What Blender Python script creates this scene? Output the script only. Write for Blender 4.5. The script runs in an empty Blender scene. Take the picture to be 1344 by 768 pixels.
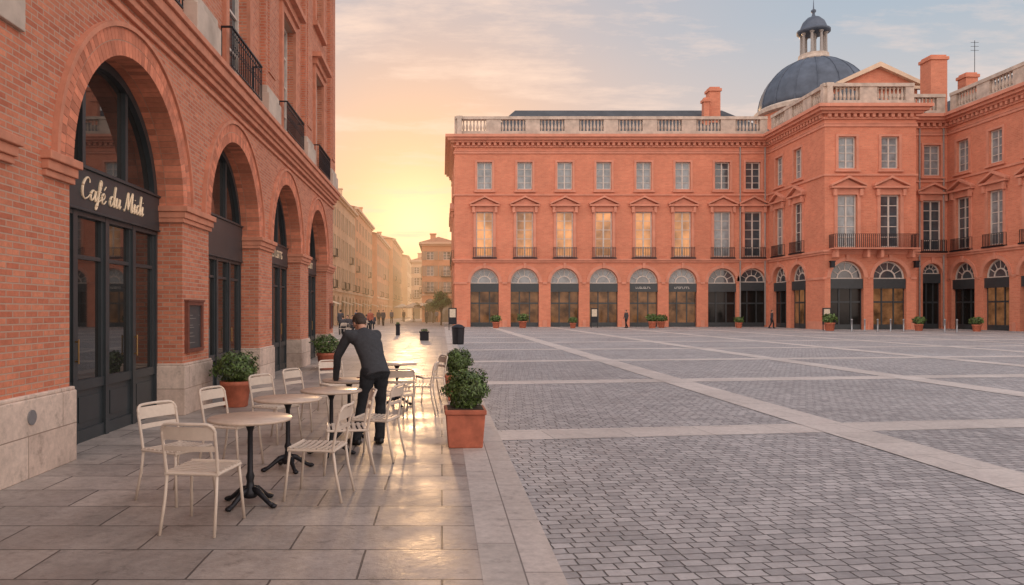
import bpy, bmesh, math, random
from mathutils import Vector, Matrix
R = random.Random(7)
S = bpy.context.scene
C = S.collection
PI = math.pi
HC = 1.65

# ------------------------------------------------------------------ materials
def newmat(name):
    m = bpy.data.materials.new(name); m.use_nodes = True
    nt = m.node_tree; b = nt.nodes['Principled BSDF']
    return m, nt, b
def N(nt, t, **kw):
    n = nt.nodes.new(t)
    for k, v in kw.items(): setattr(n, k, v)
    return n
def L(nt, a, b): nt.links.new(a, b)
def math_(nt, op, a, b=None, c=None, clamp=False):
    n = N(nt, 'ShaderNodeMath', operation=op); n.use_clamp = clamp
    for i, x in enumerate((a, b, c)):
        if x is None: continue
        if isinstance(x, (int, float)): n.inputs[i].default_value = x
        else: L(nt, x, n.inputs[i])
    return n.outputs[0]
def mixc(nt, fac, a, b, mode='MIX'):
    n = N(nt, 'ShaderNodeMix', data_type='RGBA', blend_type=mode)
    for i, x in ((0, fac), (6, a), (7, b)):
        if isinstance(x, (int, float)): n.inputs[i].default_value = x
        elif isinstance(x, tuple): n.inputs[i].default_value = (*x, 1)
        else: L(nt, x, n.inputs[i])
    return n.outputs[2]
def noise(nt, vec, scale, detail=4, rough=.6):
    n = N(nt, 'ShaderNodeTexNoise'); n.inputs['Scale'].default_value = scale
    n.inputs['Detail'].default_value = detail; n.inputs['Roughness'].default_value = rough
    if vec is not None: L(nt, vec, n.inputs['Vector'])
    return n.outputs['Fac']
def mapr(nt, v, a, b, c, d):
    n = N(nt, 'ShaderNodeMapRange'); L(nt, v, n.inputs[0])
    for i, x in enumerate((a, b, c, d)): n.inputs[i+1].default_value = x
    return n.outputs[0]
def bump(nt, h, st, dist, b):
    n = N(nt, 'ShaderNodeBump'); n.inputs['Strength'].default_value = st; n.inputs['Distance'].default_value = dist
    L(nt, h, n.inputs['Height']); L(nt, n.outputs[0], b.inputs['Normal'])
def simple(name, col, rough=.6, metal=0, var=.15, scale=6, island=0, bmp=0, spec=.5, emit=None):
    m, nt, b = newmat(name)
    g = N(nt, 'ShaderNodeNewGeometry')
    f = noise(nt, g.outputs['Position'], scale, 5)
    k = mapr(nt, f, .3, .7, 1-var, 1+var)
    if island: k = math_(nt, 'MULTIPLY', k, mapr(nt, g.outputs['Random Per Island'], 0, 1, 1-island, 1+island))
    v = N(nt, 'ShaderNodeVectorMath', operation='SCALE'); v.inputs[0].default_value = col; L(nt, k, v.inputs['Scale'])
    L(nt, v.outputs[0], b.inputs['Base Color'])
    b.inputs['Roughness'].default_value = rough; b.inputs['Metallic'].default_value = metal
    b.inputs['Specular IOR Level'].default_value = spec
    if bmp: bump(nt, noise(nt, g.outputs['Position'], scale*8, 4), bmp, .01, b)
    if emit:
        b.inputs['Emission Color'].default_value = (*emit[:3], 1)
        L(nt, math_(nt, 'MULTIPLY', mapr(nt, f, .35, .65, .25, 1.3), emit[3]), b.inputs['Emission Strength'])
    return m
def brickmat(name, c1, c2, mort, bw=.235, rh=.075, ms=.009, big=.22, bst=.5, floor=False, rot=0, rough=.85, wob=0, smooth=.15, spec=.4, stain=.0, wscale=3.2, squash=1):
    m, nt, b = newmat(name)
    g = N(nt, 'ShaderNodeNewGeometry'); P = g.outputs['Position']
    if floor:
        mp = N(nt, 'ShaderNodeMapping'); mp.inputs['Rotation'].default_value = (0, 0, rot); L(nt, P, mp.inputs[0]); vec = mp.outputs[0]
    else:
        s = N(nt, 'ShaderNodeSeparateXYZ'); L(nt, P, s.inputs[0])
        sn = N(nt, 'ShaderNodeSeparateXYZ'); L(nt, g.outputs['True Normal'], sn.inputs[0])
        st = math_(nt, 'GREATER_THAN', math_(nt, 'ABSOLUTE', sn.outputs[1]), .5)
        u = math_(nt, 'ADD', math_(nt, 'MULTIPLY', s.outputs[0], st), math_(nt, 'MULTIPLY', s.outputs[1], math_(nt, 'SUBTRACT', 1, st)))
        cb = N(nt, 'ShaderNodeCombineXYZ'); L(nt, u, cb.inputs[0]); L(nt, s.outputs[2], cb.inputs[1]); vec = cb.outputs[0]
    if wob:
        nn = N(nt, 'ShaderNodeTexNoise'); nn.inputs['Scale'].default_value = wscale; nn.inputs['Detail'].default_value = 3; L(nt, P, nn.inputs[0])
        a = N(nt, 'ShaderNodeVectorMath', operation='SUBTRACT'); L(nt, nn.outputs['Color'], a.inputs[0]); a.inputs[1].default_value = (.5,.5,.5)
        a2 = N(nt, 'ShaderNodeVectorMath', operation='SCALE'); L(nt, a.outputs[0], a2.inputs[0]); a2.inputs['Scale'].default_value = wob
        a3 = N(nt, 'ShaderNodeVectorMath', operation='ADD'); L(nt, vec, a3.inputs[0]); L(nt, a2.outputs[0], a3.inputs[1]); vec = a3.outputs[0]
    br = N(nt, 'ShaderNodeTexBrick'); L(nt, vec, br.inputs['Vector'])
    if squash != 1: br.squash = squash; br.squash_frequency = 3
    br.inputs['Color1'].default_value = (0,0,0,1); br.inputs['Color2'].default_value = (1,1,1,1); br.inputs['Mortar'].default_value = (.5,.5,.5,1)
    br.inputs['Scale'].default_value = 1; br.inputs['Mortar Size'].default_value = ms; br.inputs['Mortar Smooth'].default_value = smooth
    br.inputs['Brick Width'].default_value = bw; br.inputs['Row Height'].default_value = rh
    col = mixc(nt, br.outputs['Color'], c1, c2)
    n1 = noise(nt, P, .35, 5, .65); n2 = noise(nt, P, 14, 4, .7); n3 = noise(nt, P, 1.7, 5, .7)
    k = math_(nt, 'MULTIPLY', mapr(nt, n1, .3, .7, 1-big, 1+big), mapr(nt, n2, .25, .75, .82, 1.18))
    k = math_(nt, 'MULTIPLY', k, mapr(nt, n3, .3, .7, 1-big*.6, 1+big*.6))
    if stain:
        s4 = noise(nt, P, 5.5, 8, .75); k = math_(nt, 'MULTIPLY', k, mapr(nt, s4, .54, .68, 1, 1-stain))
    v = N(nt, 'ShaderNodeVectorMath', operation='SCALE'); L(nt, col, v.inputs[0]); L(nt, k, v.inputs['Scale'])
    fin = mixc(nt, br.outputs['Fac'], v.outputs[0], mort)
    L(nt, fin, b.inputs['Base Color'])
    if floor: L(nt, mapr(nt, n3, .3, .7, rough-.12, rough+.16), b.inputs['Roughness'])
    else: b.inputs['Roughness'].default_value = rough
    b.inputs['Specular IOR Level'].default_value = spec
    h = math_(nt, 'ADD', math_(nt, 'MULTIPLY', br.outputs['Fac'], -1), math_(nt, 'MULTIPLY', n2, .45))
    bump(nt, h, bst, .012, b)
    return m
M = {}
M['brick'] = brickmat('cafe_brick', (.59,.22,.125), (.44,.135,.075), (.47,.30,.22), bw=.215, rh=.066, ms=.008, big=.13, bst=.7)
M['brick_wedge'] = simple('arch_brick', (.57,.20,.115), .85, var=.15, scale=9, island=.25, bmp=.5)
M['mortar'] = simple('mortar', (.45,.29,.21), .9, bmp=.3)
M['moulding'] = simple('brick_moulding', (.54,.22,.135), .85, var=.18, scale=4, bmp=.4)
M['palace'] = brickmat('palace_brick', (.64,.235,.14), (.57,.19,.112), (.58,.26,.17), bw=.42, rh=.14, ms=.012, big=.14, bst=.2)
M['palace_trim'] = simple('palace_trim', (.60,.25,.165), .8, var=.14, scale=1.2)
M['stone'] = simple('pale_stone', (.49,.40,.33), .8, var=.25, scale=1.6, bmp=.3)
M['plinth'] = brickmat('plinth_stone', (.58,.46,.38), (.50,.38,.31), (.3,.22,.17), bw=1.3, rh=.42, ms=.006, big=.25, bst=.4, stain=.35)
M['plaza'] = brickmat('plaza_cobbles', (.44,.415,.41), (.295,.28,.28), (.12,.112,.11), bw=.15, rh=.112, ms=.009, big=.15, bst=1.0, floor=True, rot=-.13, rough=.58, wob=.03, smooth=.85, spec=.35, wscale=6, squash=1.2)
M['band'] = brickmat('granite_band', (.57,.51,.47), (.48,.43,.395), (.25,.22,.2), bw=1.1, rh=.75, ms=.006, big=.14, bst=.35, floor=True, rot=-.14, rough=.55, stain=.2, spec=.4)
M['bandl'] = brickmat('granite_strip', (.49,.43,.39), (.40,.355,.32), (.18,.155,.14), bw=1.15, rh=.52, ms=.006, big=.16, bst=.35, floor=True, rot=PI/2, rough=.52, stain=.3, spec=.4)
M['slab'] = brickmat('terrace_slabs', (.385,.325,.285), (.275,.232,.205), (.085,.072,.064), bw=1.05, rh=.56, ms=.008, big=.26, bst=.75, floor=True, rough=.44, wob=.008, smooth=.3, spec=.45, stain=.38)
M['iron'] = simple('black_iron', (.025,.025,.03), .45, .6, bmp=.1)
M['dark'] = simple('shopfront_paint', (.035,.042,.046), .38, 0, var=.15, scale=3)
M['gold'] = simple('gold_lettering', (.80,.62,.42), .4, .0)
M['brass'] = simple('brass', (.30,.19,.08), .35, .9)
M['chair'] = simple('cream_metal', (.60,.50,.41), .42, 0, var=.06, scale=20)
M['top'] = simple('beige_stone_top', (.54,.42,.33), .35, 0, var=.14, scale=14)
M['terra'] = simple('terracotta', (.42,.12,.065), .7, 0, var=.25, scale=8, bmp=.3)
M['boardframe'] = simple('board_frame_wood', (.16,.05,.03), .6, 0, var=.2, scale=8)
M['soil'] = simple('soil', (.04,.03,.02), .95)
M['leaf'] = simple('leaf', (.075,.12,.028), .5, 0, var=.35, scale=9, island=.65)
M['slate'] = simple('slate', (.075,.078,.085), .75, 0, var=.2, scale=.8, bmp=.2, spec=.2)
M['lead'] = simple('lead_dome', (.085,.105,.14), .6, .0, var=.25, scale=.7, spec=.3)
M['frame'] = simple('window_frame_paint', (.58,.51,.45), .5)
M['framed'] = simple('window_frame_dark', (.30,.27,.25), .5)
M['curtain'] = simple('curtained_glass', (.22,.24,.25), .10, 0, var=.35, scale=1.6, spec=.8)
M['greyglass'] = simple('dim_glass', (.06,.07,.08), .05, 0, var=.4, scale=1.1, spec=.9)
M['warm'] = simple('warm_glow_glass', (.17,.09,.045), .10, 0, var=.35, scale=.33, spec=.6, emit=(1,.40,.13,.58))  # warm reflected glow painted into the panes as emission
M['glass'] = simple('shop_glass', (.018,.017,.016), .02, 0, var=.3, scale=2, spec=1.0)
M['farglass'] = simple('far_shop_glass', (.014,.013,.012), .08, 0, var=.3, scale=2, spec=.25)
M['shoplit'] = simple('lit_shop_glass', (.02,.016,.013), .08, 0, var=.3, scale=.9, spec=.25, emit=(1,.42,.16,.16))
M['sweater'] = simple('charcoal_wool', (.05,.052,.058), .9, 0, var=.12, scale=30, bmp=.3, spec=.2)
M['trousers'] = simple('black_trousers', (.024,.026,.030), .85, 0, var=.2, scale=20, bmp=.2, spec=.2)
M['shoe'] = simple('black_leather', (.012,.012,.012), .4)
M['skin'] = simple('skin', (.50,.27,.18), .5, var=.06, spec=.4)
M['hair'] = simple('brown_hair', (.05,.03,.02), .7, var=.4, scale=60, bmp=.6)
M['coat'] = simple('dark_coat', (.05,.045,.05), .85)
M['coatb'] = simple('blue_coat', (.06,.09,.15), .85)
M['coatr'] = simple('rust_coat', (.30,.09,.05), .85)
M['white'] = simple('white_paint', (.70,.66,.60), .5)
M['canvas'] = simple('canvas', (.60,.50,.38), .8)
M['bark'] = simple('bark', (.10,.07,.05), .9)
M['metal'] = simple('grey_metal', (.30,.30,.31), .4, .6)
M['house1'] = simple('cream_render', (.66,.46,.31), .85, var=.15, scale=.5)
M['house2'] = simple('peach_render', (.64,.34,.20), .85, var=.15, scale=.5)
M['house3'] = simple('rose_render', (.60,.28,.17), .85, var=.15, scale=.5)
M['tile'] = simple('roof_tiles', (.38,.17,.10), .85, var=.25, scale=2)
M['shutter'] = simple('faded_shutters', (.40,.30,.22), .7)
M['trimpale'] = simple('pale_trim', (.68,.50,.36), .8, var=.1, scale=1)
FOLD = bpy.data.textures.new('cloth_folds', 'CLOUDS'); FOLD.noise_scale = .11; FOLD.noise_depth = 1

# ------------------------------------------------------------------ mesh building
class Fr:
    def __init__(s, o, u, n): s.o = Vector(o); s.u = Vector(u); s.n = Vector(n)
    def p(s, u, z, w=0): return s.o + s.u*u + s.n*w + Vector((0, 0, z))
def rootloc(o):
    while o is not None and o.parent is not None: o = o.parent
    return o.location.copy() if o is not None else Vector((0,0,0))
class MB:
    def __init__(s, fr=None): s.v = []; s.f = []; s.fr = fr or Fr((0,0,0),(1,0,0),(0,-1,0))
    def quad(s, *pts):
        i = len(s.v); s.v += [s.fr.p(*p) for p in pts]; s.f.append(tuple(range(i, i+len(pts))))
    def face(s, *pts):
        i = len(s.v); s.v += [Vector(p) for p in pts]; s.f.append(tuple(range(i, i+len(pts))))
    def hexa(s, c):
        i = len(s.v); s.v += [Vector(p) for p in c]
        for q in ((0,3,2,1),(4,5,6,7),(0,1,5,4),(1,2,6,5),(2,3,7,6),(3,0,4,7)): s.f.append(tuple(i+k for k in q))
    def box(s, u0, u1, z0, z1, w0, w1):
        p = s.fr.p
        s.hexa([p(u0,z0,w1),p(u1,z0,w1),p(u1,z0,w0),p(u0,z0,w0),p(u0,z1,w1),p(u1,z1,w1),p(u1,z1,w0),p(u0,z1,w0)])
    def bx(s, x0, x1, y0, y1, z0, z1):
        s.hexa([(x0,y0,z0),(x1,y0,z0),(x1,y1,z0),(x0,y1,z0),(x0,y0,z1),(x1,y0,z1),(x1,y1,z1),(x0,y1,z1)])
    def lathe(s, c, prof, seg=20, arc=None):
        c = Vector(c); i = len(s.v); n = len(prof)
        for k in range(seg):
            a = 2*PI*k/seg
            for r, z in prof: s.v.append(c+Vector((r*math.cos(a), r*math.sin(a), z)))
        for k in range(seg):
            k2 = (k+1) % seg
            for j in range(n-1): s.f.append((i+k*n+j, i+k2*n+j, i+k2*n+j+1, i+k*n+j+1))
        s.f.append(tuple(i+k*n for k in range(seg))[::-1]); s.f.append(tuple(i+k*n+n-1 for k in range(seg)))
    def tube(s, pts, r, seg=8, flat=1.0, flatdir=None):
        pts = [Vector(p) for p in pts]; i = len(s.v); n = len(pts)
        rs = r if isinstance(r, (list, tuple)) else [r]*n
        for k, p in enumerate(pts):
            t = (pts[min(k+1,n-1)]-pts[max(k-1,0)]).normalized()
            up = flatdir or (Vector((0,0,1)) if abs(t.z) < .9 else Vector((0,1,0)))
            a = t.cross(up).normalized(); b = t.cross(a).normalized()
            for j in range(seg):
                th = 2*PI*j/seg; s.v.append(p+a*math.cos(th)*rs[k]+b*math.sin(th)*rs[k]*flat)
        for k in range(n-1):
            for j in range(seg):
                j2 = (j+1) % seg; s.f.append((i+k*seg+j, i+k*seg+j2, i+(k+1)*seg+j2, i+(k+1)*seg+j))
        s.f.append(tuple(i+j for j in range(seg))[::-1]); s.f.append(tuple(i+(n-1)*seg+j for j in range(seg)))
    def ball(s, c, rx, ry=None, rz=None, seg=14, rot=None):
        ry = ry or rx; rz = rz or rx; c = Vector(c); i = len(s.v); nr = seg//2
        rm = rot or Matrix.Identity(3)
        for a in range(1, nr):
            ph = PI*a/nr
            for j in range(seg):
                th = 2*PI*j/seg; s.v.append(c+rm @ Vector((rx*math.sin(ph)*math.cos(th), ry*math.sin(ph)*math.sin(th), rz*math.cos(ph))))
        t = len(s.v); s.v.append(c+rm @ Vector((0,0,rz))); s.v.append(c-rm @ Vector((0,0,rz)))
        for a in range(nr-2):
            for j in range(seg):
                j2 = (j+1) % seg; s.f.append((i+a*seg+j, i+(a+1)*seg+j, i+(a+1)*seg+j2, i+a*seg+j2))
        for j in range(seg):
            j2 = (j+1) % seg; s.f.append((t, i+j, i+j2)); s.f.append((t+1, i+(nr-2)*seg+j2, i+(nr-2)*seg+j))
    def cap(s, a, b, ra, rb=None):
        rb = rb or ra; a = Vector(a); b = Vector(b); d = (b-a).normalized()
        pts = []; rs = []
        for k in range(5):
            th = PI/2*k/4; pts.append(a-d*ra*math.cos(th)); rs.append(max(ra*math.sin(th), .0005))
        for k in range(5):
            th = PI/2*k/4; pts.append(b+d*rb*math.sin(th)); rs.append(max(rb*math.cos(th), .0005))
        s.tube(pts, rs, 16)
    def build(s, name, mat, parent=None, smooth=False, bev=0):
        off = rootloc(parent)
        me = bpy.data.meshes.new(name); me.from_pydata([v-off for v in s.v], [], s.f); me.update()
        o = bpy.data.objects.new(name, me); C.objects.link(o); me.materials.append(M[mat] if isinstance(mat, str) else mat)
        if parent is not None: o.parent = parent
        if smooth:
            for p in me.polygons: p.use_smooth = True
        if bev:
            b = o.modifiers.new('b', 'BEVEL'); b.width = bev; b.segments = 2; b.limit_method = 'ANGLE'
        return o
def tag(o, label=None, cat=None, group=None, kind=None):
    if label: o['label'] = label
    if cat: o['category'] = cat
    if group: o['group'] = group
    if kind: o['kind'] = kind
    return o
def thing(name, label, cat, loc=(0,0,0), rz=0, group=None):
    o = bpy.data.objects.new(name, None); C.objects.link(o); o.location = loc; o.rotation_euler = (0,0,rz); o.empty_display_size = .2
    return tag(o, label, cat, group)
def copy_tree(o, parent=None):
    c = o.copy(); C.objects.link(c); c.parent = parent
    for ch in [x for x in bpy.data.objects if x.parent == o]: copy_tree(ch, c)
    return c
def place(proto, used, loc, rz, label, group=None, sc=1):
    o = proto if not used else copy_tree(proto)
    o.location = loc; o.rotation_euler = (0,0,rz); o.scale = (sc,sc,sc)
    tag(o, label, None, group)
    return o
def bake(o, voxel=None, it=3, fold=0):
    m = o.modifiers.new('r', 'REMESH'); m.mode = 'VOXEL'; m.voxel_size = voxel; m.use_smooth_shade = True
    if it: q = o.modifiers.new('s', 'SMOOTH'); q.factor = .5; q.iterations = it
    if fold: d = o.modifiers.new('d', 'DISPLACE'); d.texture = FOLD; d.strength = fold; d.mid_level = .45
    bpy.context.view_layer.update()
    dg = bpy.context.evaluated_depsgraph_get()
    me = bpy.data.meshes.new_from_object(o.evaluated_get(dg)); o.modifiers.clear(); o.data = me
    return o

def cell(mb, u0, u1, z0, z1, op=None, depth=.3):
    q = mb.quad
    if op is None: q((u0,z0,0),(u1,z0,0),(u1,z1,0),(u0,z1,0)); return
    if op[0] == 'r':
        _, a, b, c, d = op
        for (p, r, s_, t) in ((u0,a,z0,z1),(b,u1,z0,z1),(a,b,z0,c),(a,b,d,z1)):
            if r-p > 1e-4 and t-s_ > 1e-4: q((p,s_,0),(r,s_,0),(r,t,0),(p,t,0))
        D = -depth
        q((a,c,0),(a,c,D),(a,d,D),(a,d,0)); q((b,c,D),(b,c,0),(b,d,0),(b,d,D)); q((a,c,D),(a,c,0),(b,c,0),(b,c,D)); q((a,d,0),(a,d,D),(b,d,D),(b,d,0))
    else:
        _, uc, r, zb, zs = op; a, b = uc-r, uc+r; D = -depth; n = 24
        q((u0,z0,0),(a,z0,0),(a,z1,0),(u0,z1,0)); q((b,z0,0),(u1,z0,0),(u1,z1,0),(b,z1,0))
        if zb > z0: q((a,z0,0),(b,z0,0),(b,zb,0),(a,zb,0)); q((a,zb,D),(a,zb,0),(b,zb,0),(b,zb,D))
        q((a,zb,0),(a,zb,D),(a,zs,D),(a,zs,0)); q((b,zb,D),(b,zb,0),(b,zs,0),(b,zs,D))
        for k in range(n):
            t0, t1 = PI*k/n, PI*(k+1)/n
            x0, y0, x1, y1 = uc+r*math.cos(t0), zs+r*math.sin(t0), uc+r*math.cos(t1), zs+r*math.sin(t1)
            q((x1,y1,0),(x0,y0,0),(x0,z1,0),(x1,z1,0)); q((x0,y0,0),(x1,y1,0),(x1,y1,D),(x0,y0,D))
def ring(mb, uc, zs, r0, r1, w0, w1, n=24, gap=0, a0=0, a1=PI):
    p = mb.fr.p
    for k in range(n):
        t0 = a0+(a1-a0)*k/n; t1 = a0+(a1-a0)*(k+1)/n
        g = gap/((r0+r1)/2)/2; t0 += g; t1 -= g
        def P(r, t, w): return p(uc+r*math.cos(t), zs+r*math.sin(t), w)
        mb.hexa([P(r0,t0,w1),P(r1,t0,w1),P(r1,t0,w0),P(r0,t0,w0),P(r0,t1,w1),P(r1,t1,w1),P(r1,t1,w0),P(r0,t1,w0)])
def railing(mb, u0, u1, z0, z1, w, step=.12, r=.009, sides=0):
    mb.box(u0,u1,z1-.03,z1,w-.02,w+.02); mb.box(u0,u1,z0,z0+.025,w-.012,w+.012); mb.box(u0,u1,z1-.14,z1-.125,w-.01,w+.01)
    n = max(2, int((u1-u0)/step))
    for k in range(n+1):
        u = u0+r+(u1-u0-2*r)*k/n; mb.box(u-r,u+r,z0+.025,z1-.03,w-r,w+r)
        if k < n and step < .15:
            uu = u+(u1-u0)/n/2; p = mb.fr.p
            mb.tube([p(uu+.035*math.cos(t), (z0+z1)/2+.05*math.sin(t), w) for t in [i*PI/4 for i in range(9)]], .005, 5)
    if sides:
        for u in (u0,u1):
            mb.box(u-.02,u+.02,z1-.03,z1,w-sides,w-.02)
            for k in range(max(1,int(sides/step))): mb.box(u-r,u+r,z0,z1-.03,w-sides+k*step,w-sides+k*step+2*r)
def window(fr, parent, uc, zb, zt, w, depth, pane, nx=2, nz=4, fm='frame', bar=.035, border=.08):
    a, b = uc-w/2, uc+w/2; D = -depth
    m = MB(fr)
    m.box(a,a+border,zb,zt,D,D+.09); m.box(b-border,b,zb,zt,D,D+.09); m.box(a+border,b-border,zb,zb+border,D,D+.09); m.box(a+border,b-border,zt-border,zt,D,D+.09)
    for i in range(1, nx):
        u = a+w*i/nx; bb = bar*1.6 if nx == 2 or i == nx/2 else bar
        m.box(u-bb,u+bb,zb+border,zt-border,D+.01,D+.08)
    for i in range(1, nz):
        z = zb+(zt-zb)*i/nz
        for j in range(nx):
            m.box(a+w*j/nx+bar*1.7, a+w*(j+1)/nx-bar*1.7, z-bar*.7, z+bar*.7, D+.015, D+.07)
    o = m.build('window', fm, parent)
    g = MB(fr); g.quad((a,zb,D+.03),(b,zb,D+.03),(b,zt,D+.03),(a,zt,D+.03)); g.build('pane', pane, o)
    return o

# ------------------------------------------------------------------ ground
m = MB(); m.face((-500,-200,0),(500,-200,0),(500,900,0),(-500,900,0)); tag(m.build('ground', 'plaza'), 'grey cobbled square and ground reaching the horizon', 'ground', kind='structure')
m = MB(); m.face((-40,-12,.004),(.25,-12,.004),(.25,140,.004),(-40,140,.004)); tag(m.build('terrace_pavement','slab'), 'large stone slab pavement beside the cafe', 'pavement', kind='structure')
m = MB(); m.face((.25,-12,.006),(.76,-12,.006),(.76,74,.006),(.25,74,.006)); tag(m.build('border_strip','bandl'), 'pale granite strip edging the pavement', 'paving', kind='structure')
m = MB()
for k in range(-1, 11):
    y0 = 9.2+7*k
    m.face((.76,y0+.1,.004),(70,y0+.14*70,.004),(70,y0+.75+.14*70,.004),(.76,y0+.85,.004))
for x in (4.75, 10.7, 16.7, 22.7, 28.7, 34.7, 40.7):
    m.face((x+.6,-10,.008),(x+1.3,-10,.008),(x+.55,74,.008),(x-.1,74,.008))
tag(m.build('paving_bands','band'), 'pale granite bands crossing the cobbled square', 'paving', kind='structure')

# ------------------------------------------------------------------ cafe building
cafe = thing('cafe_building', 'red brick building with tall arched shopfronts along the left, cafe on its ground floor', 'building', (-4.1, 2.6, 0))
F = Fr((-4.1,0,0),(0,1,0),(1,0,0))
cs = [4.3]+[5.0+4.8*k for k in range(1, 5)]
RA, ZS = 1.75, 3.25
m = MB(F)
lims = [(1.9,7.4)]+[(c-2.4,c+2.4) for c in cs[1:]]
m.quad((-8,0,0),(1.9,0,0),(1.9,5.6,0),(-8,5.6,0))
for c, (a, b) in zip(cs, lims): cell(m, a, b, 0, 5.6, ('a', c, RA, 0, ZS), .5)
m.quad((26.6,0,0),(27.5,0,0),(27.5,5.6,0),(26.6,5.6,0))
for c, (a, b) in zip(cs, lims):
    cell(m, a, b, 5.6, 10.4, ('r', c-.75, c+.75, 6.15, 9.3), .3)
    cell(m, a, b, 10.4, 16, ('r', c-.7, c+.7, 11.0, 13.6), .3)
m.quad((-8,5.6,0),(1.9,5.6,0),(1.9,16,0),(-8,16,0)); m.quad((26.6,5.6,0),(27.5,5.6,0),(27.5,16,0),(26.6,16,0))
m.quad((27.5,0,0),(27.5,0,-12),(27.5,16,-12),(27.5,16,0)); m.quad((-8,0,0),(-8,0,-12),(-8,16,-12),(-8,16,0)); m.quad((-8,0,-12),(27.5,0,-12),(27.5,16,-12),(-8,16,-12))
m.build('wall', 'brick', cafe)
m = MB(F); m.box(-8.4,27.9,16,16.5,-12.3,.5); m.build('roof', 'slate', cafe)
m = MB(F)
for (z0,z1,w) in ((5.46,5.53,.05),(5.62,5.72,.09),(5.72,5.82,.14),(5.82,5.98,.22),(5.98,6.08,.27)): m.box(-8,27.5+w*.8,z0,z1,-.02,w)
m.build('cornice', 'moulding', cafe, bev=.012)
for c in cs:
    a = MB(F)
    for j, (r0, r1) in enumerate(((1.72,1.90),(1.912,2.06))):
        ring(a, c, ZS, r0, r1, -.24, .035, 60 if j else 56, .008)
    ring(a, c, ZS, 1.72, 1.9, -.5, -.25, 56, .008)
    ao = a.build('archway', 'brick_wedge', cafe)
    a = MB(F); ring(a, c, ZS, 1.726, 2.07, -.49, .030, 40); a.build('mortar', 'mortar', ao)
    a = MB(F); ring(a, c, ZS, 2.07, 2.13, 0, .07, 48); a.build('hood_moulding', 'moulding', ao)
edges = [-8]+[x for c in cs for x in (c-RA, c+RA)]+[27.5]
for i in range(0, len(edges), 2):
    a0, a1 = edges[i], edges[i+1]; e0 = .0 if i == 0 else .05; e1 = .02 if i == len(edges)-2 else .05
    segs = [(a0, a1)] if i != 2 else [(a0, a0+.85), (a1-.5, a1)]
    for (s0, s1) in segs:
        m = MB(F); m.box(s0-e0,s1+e1,3.04,3.11,-.5,.045); m.box(s0-e0*1.2,s1+e1*1.2,3.11,3.21,-.5,.075); m.box(s0-e0*1.7,s1+e1*1.7,3.21,3.30,-.5,.115)
        m.build('impost', 'moulding', cafe, bev=.01)
    m = MB(F); m.box(a0-e0,a1+e1,0,.78,-.5,.06); m.box(a0-e0*.8,a1+e1*.8,.78,.82,-.5,.045); m.build('plinth', 'plinth', cafe, bev=.012)
m = MB(F); p = F.p(7.2,.6,.06)
m.tube([p+Vector((-.02,0,0)), p+Vector((.012,0,0))], .075, 20, flatdir=Vector((0,0,1)))
m.build('vent_cover', 'metal', cafe)
m = MB(F); m.box(6.2,7.12,4.36,5.25,.0,.05); m.build('stone_panel', 'stone', cafe, bev=.01)
for c in [2.6]+[x+2.4 for x in cs[1:]]+[7.4]:
    u0, u1 = c-.55, min(c+.55, 27.5)
    m = MB(F); m.box(u0,u1,6.72,14.6,0,.14); m.box(u0+.22,u1-.22,7.1,14.0,.14,.17); m.build('pilaster', 'brick', cafe)
    m = MB(F); m.box(u0-.08,u1+.06,6.08,6.55,0,.24); m.box(u0-.04,u1+.03,6.55,6.72,0,.19); m.build('pilaster_base', 'stone', cafe, bev=.015)
for c in cs:
    w = window(F, cafe, c, 6.15, 9.3, 1.5, .25, 'greyglass', 2, 4, 'frame')
    s = MB(F); s.box(c-.95,c-.75,6.08,9.5,0,.08); s.box(c+.75,c+.95,6.08,9.5,0,.08); s.box(c-.75,c+.75,9.3,9.5,0,.08); s.box(c-1.1,c+1.1,9.7,9.85,0,.3); s.box(c-1.0,c+1.0,9.5,9.7,0,.15)
    s.build('surround', 'moulding', w)
    w = window(F, cafe, c, 11.0, 13.6, 1.4, .25, 'greyglass', 2, 3, 'frame')
    s = MB(F); s.box(c-.9,c-.7,10.9,13.8,0,.08); s.box(c+.7,c+.9,10.9,13.8,0,.08); s.box(c-.7,c+.7,13.6,13.8,0,.08); s.box(c-.95,c+.95,10.75,10.9,0,.15); s.build('surround', 'moulding', w)
    b = MB(F); railing(b, c-1.12, c+1.12, 6.16, 6.9, .23, .13, .009, .2); b.build('balcony_railing', 'iron', cafe)
def squig(mb, fr, u0, u1, z, h, w, n):
    step = (u1-u0)/n
    for k in range(n):
        a = u0+k*step; t = R.choice((0,1,2))
        mb.box(a, a+step*.16, z, z+h, w, w+.01)
        if t != 1: mb.box(a+step*.16, a+step*.62, z+h*.8, z+h, w, w+.01)
        if t != 0: mb.box(a+step*.16, a+step*.62, z+h*.0, z+h*.18, w, w+.01)
        if t == 2: mb.box(a+step*.62, a+step*.74, z, z+h*.5, w, w+.01)
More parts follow.
